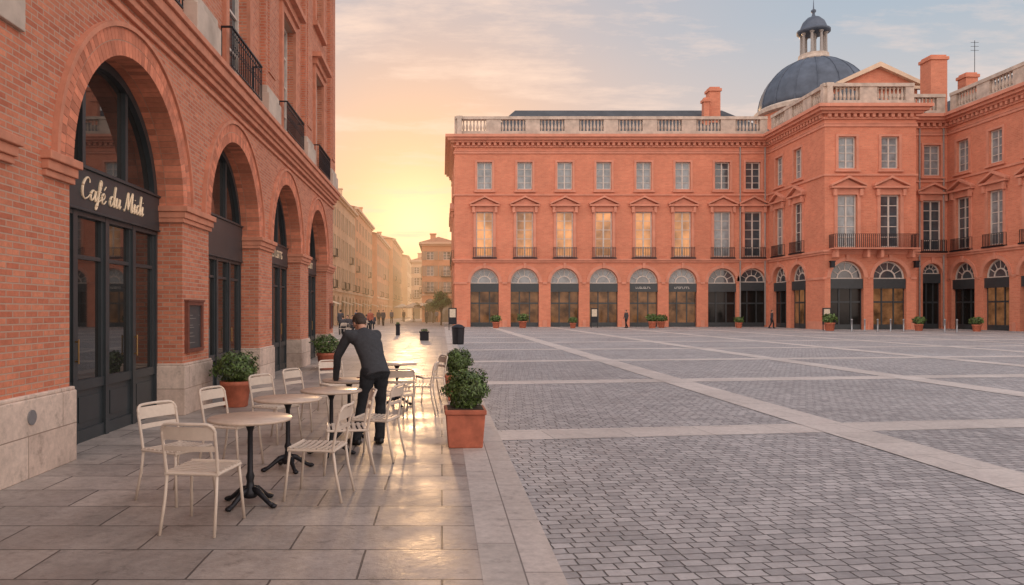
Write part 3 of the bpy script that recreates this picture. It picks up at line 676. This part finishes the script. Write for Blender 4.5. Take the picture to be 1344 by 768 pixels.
for i, (px, Y) in enumerate([(1118,58),(1135,58),(1152,58),(1169,58),(1186,58),(1240,56),(1256,56)]):
    o = bo if i == 0 else copy_tree(bo); o.location = ((px-580)*Y/960, Y, 0)
for i, (px, Y, lb) in enumerate([(780,71,'dark standing notice board between the third and fourth shop arches'),(1085,61.5,'dark standing notice board at the pavilion corner'),(594,62,'tall dark notice board by the palace left corner')]):
    x = (px-580)*Y/960; t = thing('notice_board', lb, 'sign', (x,Y,0))
    m = MB(); m.bx(x-.35,x+.35,Y-.04,Y+.04,.5,1.9); m.build('board', 'iron', t)
    for s in (-.3,.3):
        m = MB(); m.bx(x+s-.03,x+s+.03,Y-.03,Y+.03,0,.5); m.build('leg', 'iron', t)
    m = MB(); m.bx(x-.25,x+.25,Y-.055,Y-.04,1.1,1.8); m.build('poster', 'canvas', t)
def tree(x, y, h, lb):
    t = thing('street_tree', lb, 'tree', (x,y,0))
    m = MB(); m.tube([(x,y,0),(x+.05,y,h*.3),(x-.05,y,h*.6)], [.12,.09,.06], 8)
    for k in range(6):
        a = k*1.1; m.tube([(x,y,h*.35),(x+.4*math.cos(a),y+.4*math.sin(a),h*.55),(x+.7*math.cos(a),y+.7*math.sin(a),h*.72)], [.05,.035,.015], 5)
    m.build('trunk', 'bark', t)
    m = MB()
    for k in range(11):
        a = k*2.4; r = math.sqrt(k/11); leaves(m, (x+1.0*r*math.cos(a), y+1.0*r*math.sin(a), h*(.5+.36*R.random())), .6,.6,.5, 300, .10, R, .1)
    m.build('crown', 'leaf', t)
tree(-.1, 84, 4.2, 'small green street tree by the palace corner')
tree(-1.2, 99, 3.6, 'second small street tree before the small peach house')
def parasol():
    t = thing('parasol', '', 'parasol')
    m = MB(); m.tube([(0,0,0),(0,0,2.8)], .03, 8); m.lathe((0,0,0), [(.3,0),(.3,.06),(.05,.1)], 12); m.build('pole', 'iron', t)
    m = MB(); n = 8
    for k in range(n):
        a, b = 2*PI*k/n, 2*PI*(k+1)/n; m.face((1.5*math.cos(a),1.5*math.sin(a),2.25),(1.5*math.cos(b),1.5*math.sin(b),2.25),(0,0,2.85)); m.face((1.5*math.cos(a),1.5*math.sin(a),2.25),(1.5*math.cos(b),1.5*math.sin(b),2.25),(1.5*math.cos(b),1.5*math.sin(b),2.05),(1.5*math.cos(a),1.5*math.sin(a),2.05))
    m.build('canopy', 'canvas', t); return t
pr = parasol()
for i, (x, y, lb) in enumerate([(-4.2,108,'beige parasol in the street, nearer of the far pair'),(-6.6,122,'beige parasol in the street, farther of the far pair')]):
    place(pr, i > 0, (x,y,0), .3*i, lb, 'parasols in the street')

# ------------------------------------------------------------------ chairs and tables
def make_chair():
    t = thing('cafe_chair', '', 'chair', group='cream metal chairs on the cafe terrace')
    r = .0125
    for sx in (-1, 1):
        m = MB(); m.tube([(sx*.195,.19,.445),(sx*.205,.205,.3),(sx*.222,.235,.0)], r, 8); m.build('leg', 'chair', t, True)
        m = MB(); m.tube([(sx*.195,-.195,.445),(sx*.2,-.22,.25),(sx*.212,-.275,.0)], r, 8); m.build('leg', 'chair', t, True)
    m = MB()
    m.tube([(-.2,.2,.44),(.2,.2,.44)], r, 8); m.tube([(-.2,-.2,.44),(.2,-.2,.44)], r, 8)
    for sx in (-1,1): m.tube([(sx*.2,-.21,.44),(sx*.2,.21,.44)], r, 8)
    for k in range(8):
        y = -.175+k*.052
        P = [(-.205,y),(-.1,y),(0,y),(.1,y),(.205,y)]
        dz = [.456,.450,.447,.450,.456]
        for j in range(4):
            x0, x1 = P[j][0], P[j+1][0]
            m.hexa([(x0,y-.016,dz[j]-.004),(x1,y-.016,dz[j+1]-.004),(x1,y+.016,dz[j+1]-.004),(x0,y+.016,dz[j]-.004),(x0,y-.016,dz[j]+.004),(x1,y-.016,dz[j+1]+.004),(x1,y+.016,dz[j+1]+.004),(x0,y+.016,dz[j]+.004)])
    m.tube([(-.2,.2,.455),(.2,.2,.455)], .014, 8)
    m.build('seat', 'chair', t)
    m = MB(); pts = [(-.2,-.195,.44),(-.205,-.22,.6),(-.205,-.25,.74)]
    for k in range(5):
        a = PI/2*k/4; pts.append((-.205+.06*(1-math.cos(a)), -.25-.022*math.sin(a)-.01*k/4, .76+.06*math.sin(a)))
    for x in (-.08, 0): pts.append((x, -.292-.01*(x == 0), .822))
    full = pts+[(-p_[0], p_[1], p_[2]) for p_ in pts[:-1][::-1]]
    m.tube(full, .0125, 8)
    for (z0, z1) in ((.70,.80),(.615,.655)):
        n = 8
        for j in range(n):
            x0 = -.2+.4*j/n; x1 = -.2+.4*(j+1)/n
            def yy(x, z): return -.195-(z-.44)*.19-.022*(1-(x/.2)**2)
            m.hexa([(x0,yy(x0,z0)-.003,z0),(x1,yy(x1,z0)-.003,z0),(x1,yy(x1,z0)+.003,z0),(x0,yy(x0,z0)+.003,z0),(x0,yy(x0,z1)-.003,z1),(x1,yy(x1,z1)-.003,z1),(x1,yy(x1,z1)+.003,z1),(x0,yy(x0,z1)+.003,z1)])
    m.build('backrest', 'chair', t)
    return t
ch = make_chair()
def hd(deg): return math.radians(deg-90)
chairs = [
 (-1.82,5.60,82,'nearest cream metal chair, its back to the viewer, at the nearest table'),
 (-2.32,6.42,-28,'cream metal chair on the wall side of the nearest table'),
 (-1.10,6.50,172,'cream metal chair on the square side of the nearest table, facing the wall'),
 (-2.22,7.75,-20,'cream metal chair on the wall side of the second table'),
 (-.98,7.55,190,'cream metal chair on the square side of the second table'),
 (-2.10,9.25,-30,'cream metal chair on the wall side of the third table'),
 (-.74,8.22,165,'cream metal chair just in front of the standing man'),
 (-1.88,10.2,-25,'cream metal chair on the wall side of the table the man leans on'),
 (-1.72,11.9,-60,'cream metal chair alone behind the table the man leans on'),
 (-.62,10.6,95,'cream metal chair with its back to the viewer, right of the man'),
 (-.36,11.8,175,'cream metal chair on the right of the farthest table'),
 (-.22,13.3,200,'farthest cream metal chair, right of the farthest table'),
]
for i, (x, y, h, lb) in enumerate(chairs): place(ch, i > 0, (x,y,.004), hd(h), lb)
def make_table():
    t = thing('bistro_table', '', 'table', group='round bistro tables on the cafe terrace')
    m = MB(); m.lathe((0,0,.715), [(.0,0),(.335,0),(.35,.006),(.352,.02),(.345,.028),(.0,.028)], 48); m.build('tabletop', 'top', t, True)
    m = MB(); m.lathe((0,0,0), [(.05,.06),(.07,.08),(.065,.12),(.035,.16),(.028,.2),(.038,.24),(.024,.28),(.022,.62),(.035,.66),(.05,.69),(.14,.705),(.14,.715)], 16); m.build('pedestal', 'iron', t, True)
    for k in range(4):
        a = PI/4+k*PI/2; c, s = math.cos(a), math.sin(a)
        m = MB(); m.tube([(.03*c,.03*s,.13),(.09*c,.09*s,.12),(.16*c,.16*s,.07),(.21*c,.21*s,.035),(.25*c,.25*s,.02)], [.03,.028,.022,.02,.024], 8); m.ball((.255*c,.255*s,.02), .03,.03,.02, 10); m.build('foot', 'iron', t, True)
    return t
tb = make_table()
for i, (x, y, lb) in enumerate([(-1.63,6.22,'nearest round bistro table with beige top and black cast iron foot'),(-1.60,7.6,'second round bistro table from the viewer'),(-1.27,8.4,'third round bistro table, just left of the man'),(-1.22,9.62,'round bistro table the man is leaning on'),(-.78,12.7,'farthest round bistro table, right of the man')]):
    place(tb, i > 0, (x,y,.004), .3+i, lb)

# ------------------------------------------------------------------ people
def person(root, J, mats, voxel, hands=True):
    V = Vector; g = lambda k: V(J[k])+V(root.location); sw, tr, hairm = mats
    side_ = (g('shR')-g('shL')).normalized(); Fd = V(J['face']).normalized()
    hx = Fd.cross(V((0,0,1))).normalized(); up = hx.cross(Fd).normalized()
    rot = Matrix((hx,Fd,up)).transposed(); hc = g('head'); H = lambda x,y,z: hc+rot@V((x,y,z))
    b = MB()
    b.ball(H(0,-.012,.025),.076,.096,.092,20,rot); b.ball(H(0,.028,-.045),.056,.062,.066,16,rot); b.ball(H(0,.05,-.085),.032,.03,.026,12,rot)
    b.ball(H(0,.094,-.028),.012,.016,.024,10,rot); b.ball(H(0,.108,-.04),.015,.014,.011,10,rot)
    for s in (-1,1):
        b.ball(H(s*.079,-.008,-.015),.010,.022,.032,10,rot); b.ball(H(s*.032,.078,.008),.016,.01,.009,10,rot); b.ball(H(s*.032,.083,.026),.021,.009,.006,10,rot)
    b.ball(H(0,.087,-.066),.024,.010,.007,10,rot); b.ball(H(0,.086,-.076),.02,.010,.006,10,rot)
    b.cap(g('neck'),H(0,-.02,-.05),.056,.05)
    b.cap(g('pelvis'),g('chest'),.07,.07); b.cap(g('chest'),g('neck'),.06,.05); b.cap(g('shL'),g('shR'),.035); b.cap(g('hipL'),g('hipR'),.07)
    for s in 'LR':
        b.cap(g('sh'+s),g('el'+s),.036,.032); b.cap(g('el'+s),g('wr'+s),.032,.025); b.cap(g('hip'+s),g('kn'+s),.06,.045); b.cap(g('kn'+s),g('an'+s),.045,.033)
        w = g('wr'+s); d = V(J['hd'+s]).normalized(); sd = d.cross(V((0,0,1))).normalized()
        for q in (-.026,-.009,.009,.026): b.cap(w+sd*q*.6+d*.01,w+sd*q+d*.075,.015,.013)
        if hands:
            dn = V((0,0,-1))
            for q,ln in ((-.033,.056),(-.011,.072),(.011,.078),(.033,.068)):
                base = w+sd*q*.95+d*.08; mid = base+d*ln*.5+sd*q*.15; tip = mid+d*ln*.5+dn*.004; b.cap(base,mid,.0098,.009); b.cap(mid,tip,.009,.0075)
            sgn = -1 if s == 'R' else 1
            t0 = w+sd*.028*sgn+d*.03; t1 = t0+sd*.028*sgn+d*.03; b.cap(t0,t1,.013,.011); b.cap(t1,t1+d*.03+sd*.008*sgn,.011,.009)
    bake(b.build('body','skin',root),voxel,2)
    h = MB(); h.ball(H(0,-.024,.036),.083,.098,.090,20,rot); h.ball(H(0,-.055,-.015),.068,.052,.07,16,rot); h.ball(H(0,.03,.075),.06,.05,.036,14,rot)
    for s in (-1,1): h.ball(H(s*.068,-.02,.01),.017,.035,.05,10,rot)
    bake(h.build('hair',hairm,root),voxel,2)
    h = MB(); pel,chs,nek = g('pelvis'),g('chest'),g('neck'); hemk = J.get('hem', .36)
    pts = [pel-(chs-pel)*hemk, pel-(chs-pel)*.1, pel*.55+chs*.45, chs, chs*.55+nek*.45, chs*.2+nek*.8, nek]
    wd = [.172,.168,.160,.185,.19,.125,.068]; dp = [.132,.130,.118,.122,.115,.085,.062]
    n = 28; ri = []
    for k,p in enumerate(pts):
        t = (pts[min(k+1,6)]-pts[max(k-1,0)]).normalized(); sx = (side_-t*side_.dot(t)).normalized(); fy = t.cross(sx).normalized()
        ri.append(len(h.v))
        for j in range(n):
            th = 2*PI*j/n; h.v.append(p+sx*math.cos(th)*wd[k]+fy*math.sin(th)*dp[k])
    for k in range(6):
        for j in range(n):
            j2 = (j+1)%n; h.f.append((ri[k]+j,ri[k]+j2,ri[k+1]+j2,ri[k+1]+j))
    h.f.append(tuple(ri[0]+j for j in range(n))[::-1]); h.f.append(tuple(ri[6]+j for j in range(n)))
    for s in 'LR':
        sh = g('sh'+s); cc = chs*.35+nek*.65; e = g('el'+s); wr = g('wr'+s)
        h.cap(sh,cc,.066,.075); h.cap(sh,chs*.7+sh*.3,.068,.10)
        h.cap(sh,e,.068,.053); h.cap(e,wr,.053,.037)
    bake(h.build('sweater' if hands else 'coat',sw,root),voxel,7,.014 if hands else 0)
    h = MB(); fw = V(J['fwd']); hm = (g('hipL')+g('hipR'))/2
    h.cap(g('hipL'),g('hipR'),.102,.102); h.cap(hm,pel*.9+chs*.1,.118,.112)
    for s in 'LR':
        hp, kn, an = g('hip'+s), g('kn'+s), g('an'+s)
        h.ball(hp-fw*.03-V((0,0,.01)),.100); h.cap(hp,hp*.6+kn*.4,.102,.088); h.cap(hp,kn,.096,.066); h.cap(kn,an,.067,.061)
        h.ball(an+fw*.014-V((0,0,.012)),.066,.066,.03)
    bake(h.build('trousers',tr,root),voxel,7,.018 if hands else 0)
    for s in 'LR':
        a = g('an'+s); base = V((a.x,a.y,root.location.z)); fs = V(J.get('ft'+s, J['fwd'])).normalized()
        h = MB(); h.cap(base-fs*.05+V((0,0,.045)),base+fs*.04+V((0,0,.05)),.042,.043); h.cap(base+fs*.04+V((0,0,.045)),base+fs*.17+V((0,0,.032)),.043,.030)
        for q in (-.015,.015): h.cap(base+fs*.03+fs.cross(V((0,0,1)))*q+V((0,0,.04)),base+fs*.15+fs.cross(V((0,0,1)))*q+V((0,0,.028)),.038,.027)
        bake(h.build('shoe','shoe',root),max(voxel,.008),2)
man = thing('person', 'man in charcoal sweater and black trousers leaning over a cafe table, back to the square', 'person', (-.93, 9.05, .004))
J = dict(pelvis=(.11,-.08,.95),chest=(.015,.05,1.225),neck=(-.075,.19,1.40),head=(-.125,.285,1.49),face=(-.45,.62,-.72),fwd=(-.5,.86,0),
 shL=(-.235,.065,1.345),shR=(.095,.245,1.335),elL=(-.385,.17,1.07),elR=(.05,.38,1.07),wrL=(-.435,.36,.775),wrR=(-.09,.50,.775),hdL=(-.15,.95,-.08),hdR=(-.4,.85,-.08),
 hipL=(.035,-.12,.90),hipR=(.18,-.04,.90),knL=(-.05,-.09,.49),knR=(.17,.02,.49),anL=(-.12,-.10,.085),anR=(.16,.0,.085),ftL=(-.65,.75,0),ftR=(-.3,.9,0))
person(man, J, ('sweater','trousers','hair'), .007)
def pedestrian(coat):
    t = thing('person', '', 'person')
    K = dict(pelvis=(0,0,.95), chest=(0,.02,1.25), neck=(0,.02,1.47), head=(0,.04,1.62), face=(0,1,-.05), fwd=(0,1,0), shL=(-.17,.01,1.42), shR=(.17,.01,1.42),
      elL=(-.22,-.05,1.14), elR=(.22,.03,1.14), wrL=(-.22,.04,.90), wrR=(.22,.14,.92), hdL=(0,.1,-1), hdR=(0,.1,-1), hipL=(-.09,0,.9), hipR=(.09,0,.9), knL=(-.09,.12,.5), knR=(.09,-.02,.48), anL=(-.09,.14,.09), anR=(.09,-.22,.1))
    person(t, K, (coat,'trousers','hair'), .018, hands=False); return t
protos = [pedestrian('coat'), pedestrian('coatb'), pedestrian('coatr')]
cn = ['dark', 'blue', 'rust']
peds = [(447,56,0,0),(468,70,1,1),(486,60,2,3),(497,86,0,0),(503,80,0,3),(514,96,1,3.3),(530,110,0,0),(543,125,0,2),(560,95,0,3),(573,105,1,0)]
used = [0,0,0]
for i, (px, Y, k, rz) in enumerate(peds):
    place(protos[k], used[k] > 0, ((px-580)*Y/960, Y, 0), rz, 'small distant standing pedestrian in a %s coat where the street opens' % cn[k], 'standing pedestrians in a %s coat in the street' % cn[k]); used[k] += 1
for (px, Y, k, rz, lb) in ((822,70,0,2,'distant person in a dark coat walking before the shop arches'),(1013,69,0,4,'distant person in a dark coat by the pavilion side wall')):
    o = place(protos[k], True, ((px-580)*Y/960, Y, 0), rz, lb); 
    if 'group' in o: del o['group']
seat_p = thing('person', '', 'person')
K = dict(pelvis=(0,-.02,.56), chest=(0,-.05,.86), neck=(0,-.03,1.08), head=(0,.0,1.23), face=(0,1,-.15), fwd=(0,1,0), shL=(-.17,-.04,1.03), shR=(.17,-.04,1.03),
  elL=(-.23,.02,.77), elR=(.23,.02,.77), wrL=(-.12,.24,.72), wrR=(.12,.24,.72), hdL=(0,1,-.1), hdR=(0,1,-.1), hipL=(-.09,0,.54), hipR=(.09,0,.54), knL=(-.12,.42,.53), knR=(.12,.42,.53), anL=(-.12,.42,.09), anR=(.12,.46,.09), hem=.1)
person(seat_p, K, ('coat','trousers','hair'), .018, hands=False)
seats = [(450,50,.4),(456,53,2.6),(463,50,3.6),(470,56,1.2),(476,52,2.0),(481,62,.2),(490,66,3.0)]
for i, (px, Y, rz) in enumerate(seats):
    X = (px-580)*Y/960
    place(seat_p, i > 0, (X, Y, 0), rz, 'small distant person in dark clothes seated outdoors past the cafe building', 'people seated past the cafe building')
    o = place(ch, True, (X, Y, 0), rz, 'distant metal chair under a seated person past the cafe building', 'distant occupied chairs')
for i, (px, Y) in enumerate(((453,51.3),(466.5,52.5),(479,57))):
    place(tb, True, ((px-580)*Y/960, Y, 0), 0, 'distant round table between people seated past the cafe building', 'distant tables')

# ------------------------------------------------------------------ haze standing in the street
m = MB(); m.bx(-32, 1.2, 66, 300, .02, 19.5)
hm = bpy.data.materials.new('emissive_haze'); hm.use_nodes = True; nt = hm.node_tree; nt.nodes.remove(nt.nodes['Principled BSDF'])
out = nt.nodes['Material Output']
va = N(nt, 'ShaderNodeVolumeAbsorption'); va.inputs['Density'].default_value = .0040; va.inputs['Color'].default_value = (0,0,0,1)
ve = N(nt, 'ShaderNodeEmission'); ve.inputs['Color'].default_value = (1.0,.56,.26,1); ve.inputs['Strength'].default_value = .0040*1.2  # sunset glow of the haze put in as volume emission
ads = N(nt, 'ShaderNodeAddShader'); L(nt, va.outputs[0], ads.inputs[0]); L(nt, ve.outputs[0], ads.inputs[1]); L(nt, ads.outputs[0], out.inputs['Volume'])
tag(m.build('haze', hm), 'warm sunset haze filling the far street', 'haze', kind='structure')

# ------------------------------------------------------------------ light, sky, camera
SUN = Vector((-.035, 1, .095)).normalized()
w = bpy.data.worlds.new('World'); S.world = w; w.use_nodes = True; nt = w.node_tree
bg = nt.nodes['Background']
tc = N(nt, 'ShaderNodeTexCoord'); D = tc.outputs['Generated']
sp = N(nt, 'ShaderNodeSeparateXYZ'); L(nt, D, sp.inputs[0])
cr_ = N(nt, 'ShaderNodeValToRGB'); el = cr_.color_ramp
stops = [(0,(.98,.60,.40)),(.10,(.88,.63,.49)),(.20,(.66,.60,.57)),(.34,(.42,.51,.60)),(.6,(.30,.41,.54)),(1,(.24,.35,.52))]
el.elements[0].position = 0; el.elements[0].color = (*stops[0][1],1); el.elements[1].position = 1; el.elements[1].color = (*stops[-1][1],1)
for p_, c_ in stops[1:-1]:
    e = el.elements.new(p_); e.color = (*c_, 1)
L(nt, sp.outputs[2], cr_.inputs[0])
dot = N(nt, 'ShaderNodeVectorMath', operation='DOT_PRODUCT'); L(nt, D, dot.inputs[0]); dot.inputs[1].default_value = SUN
dc = math_(nt, 'MAXIMUM', dot.outputs['Value'], 0)
f1 = math_(nt, 'MULTIPLY', math_(nt, 'POWER', dc, 16), .85)
col = mixc(nt, f1, cr_.outputs[0], (1.02,.62,.42))
f2_ = math_(nt, 'MULTIPLY', math_(nt, 'POWER', dc, 65), .9)
col = mixc(nt, f2_, col, (1.35,.76,.36))
f3_ = math_(nt, 'MULTIPLY', math_(nt, 'POWER', dc, 350), .9)
col = mixc(nt, f3_, col, (2.2,1.4,.75))
dz = math_(nt, 'ADD', sp.outputs[2], .12)
cv = N(nt, 'ShaderNodeCombineXYZ'); L(nt, math_(nt, 'DIVIDE', sp.outputs[0], dz), cv.inputs[0]); L(nt, math_(nt, 'MULTIPLY', math_(nt, 'DIVIDE', sp.outputs[1], dz), 2.2), cv.inputs[1])
cn1 = noise(nt, cv.outputs[0], 1.6, 10, .66)
cm = mapr(nt, cn1, .49, .68, 0, .8)
ccol = mixc(nt, f1, (.86,.70,.63), (1.3,.86,.58))
col = mixc(nt, cm, col, ccol)
bk = mapr(nt, sp.outputs[1], .55, -.25, 0, 1)  # sky behind the camera: extra brightness and warmth added to light the facades
col = mixc(nt, math_(nt, 'MULTIPLY', bk, .75), col, (.80,.67,.60))
scl = math_(nt, 'ADD', 1, math_(nt, 'MULTIPLY', bk, 1.35))
sc = N(nt, 'ShaderNodeVectorMath', operation='SCALE'); L(nt, col, sc.inputs[0]); L(nt, scl, sc.inputs['Scale'])
sky = N(nt, 'ShaderNodeTexSky'); sky.sky_type = 'NISHITA'; sky.sun_disc = False; sky.sun_elevation = math.radians(5.4); sky.sun_rotation = math.radians(-2)
s2 = N(nt, 'ShaderNodeVectorMath', operation='SCALE'); L(nt, sky.outputs[0], s2.inputs[0]); s2.inputs['Scale'].default_value = .002
ad = N(nt, 'ShaderNodeVectorMath', operation='ADD'); L(nt, sc.outputs[0], ad.inputs[0]); L(nt, s2.outputs[0], ad.inputs[1])
L(nt, ad.outputs[0], bg.inputs['Color']); bg.inputs['Strength'].default_value = 1.0
sl = bpy.data.lights.new('sun', 'SUN'); sl.energy = 2.4; sl.angle = math.radians(4); sl.color = (1,.60,.30)
so = bpy.data.objects.new('sun', sl); C.objects.link(so); so.rotation_euler = (-SUN).to_track_quat('-Z', 'Y').to_euler()
cam = bpy.data.cameras.new('camera'); co = bpy.data.objects.new('camera', cam); C.objects.link(co)
co.location = (0,0,HC); co.rotation_euler = (PI/2,0,0)
cam.sensor_width = 36; cam.lens = 36*960/1344; cam.shift_x = 92/1344; cam.shift_y = 24/1344; cam.clip_end = 2000
S.camera = co
S.view_settings.view_transform = 'Standard'; S.view_settings.look = 'None'; S.view_settings.exposure = 0
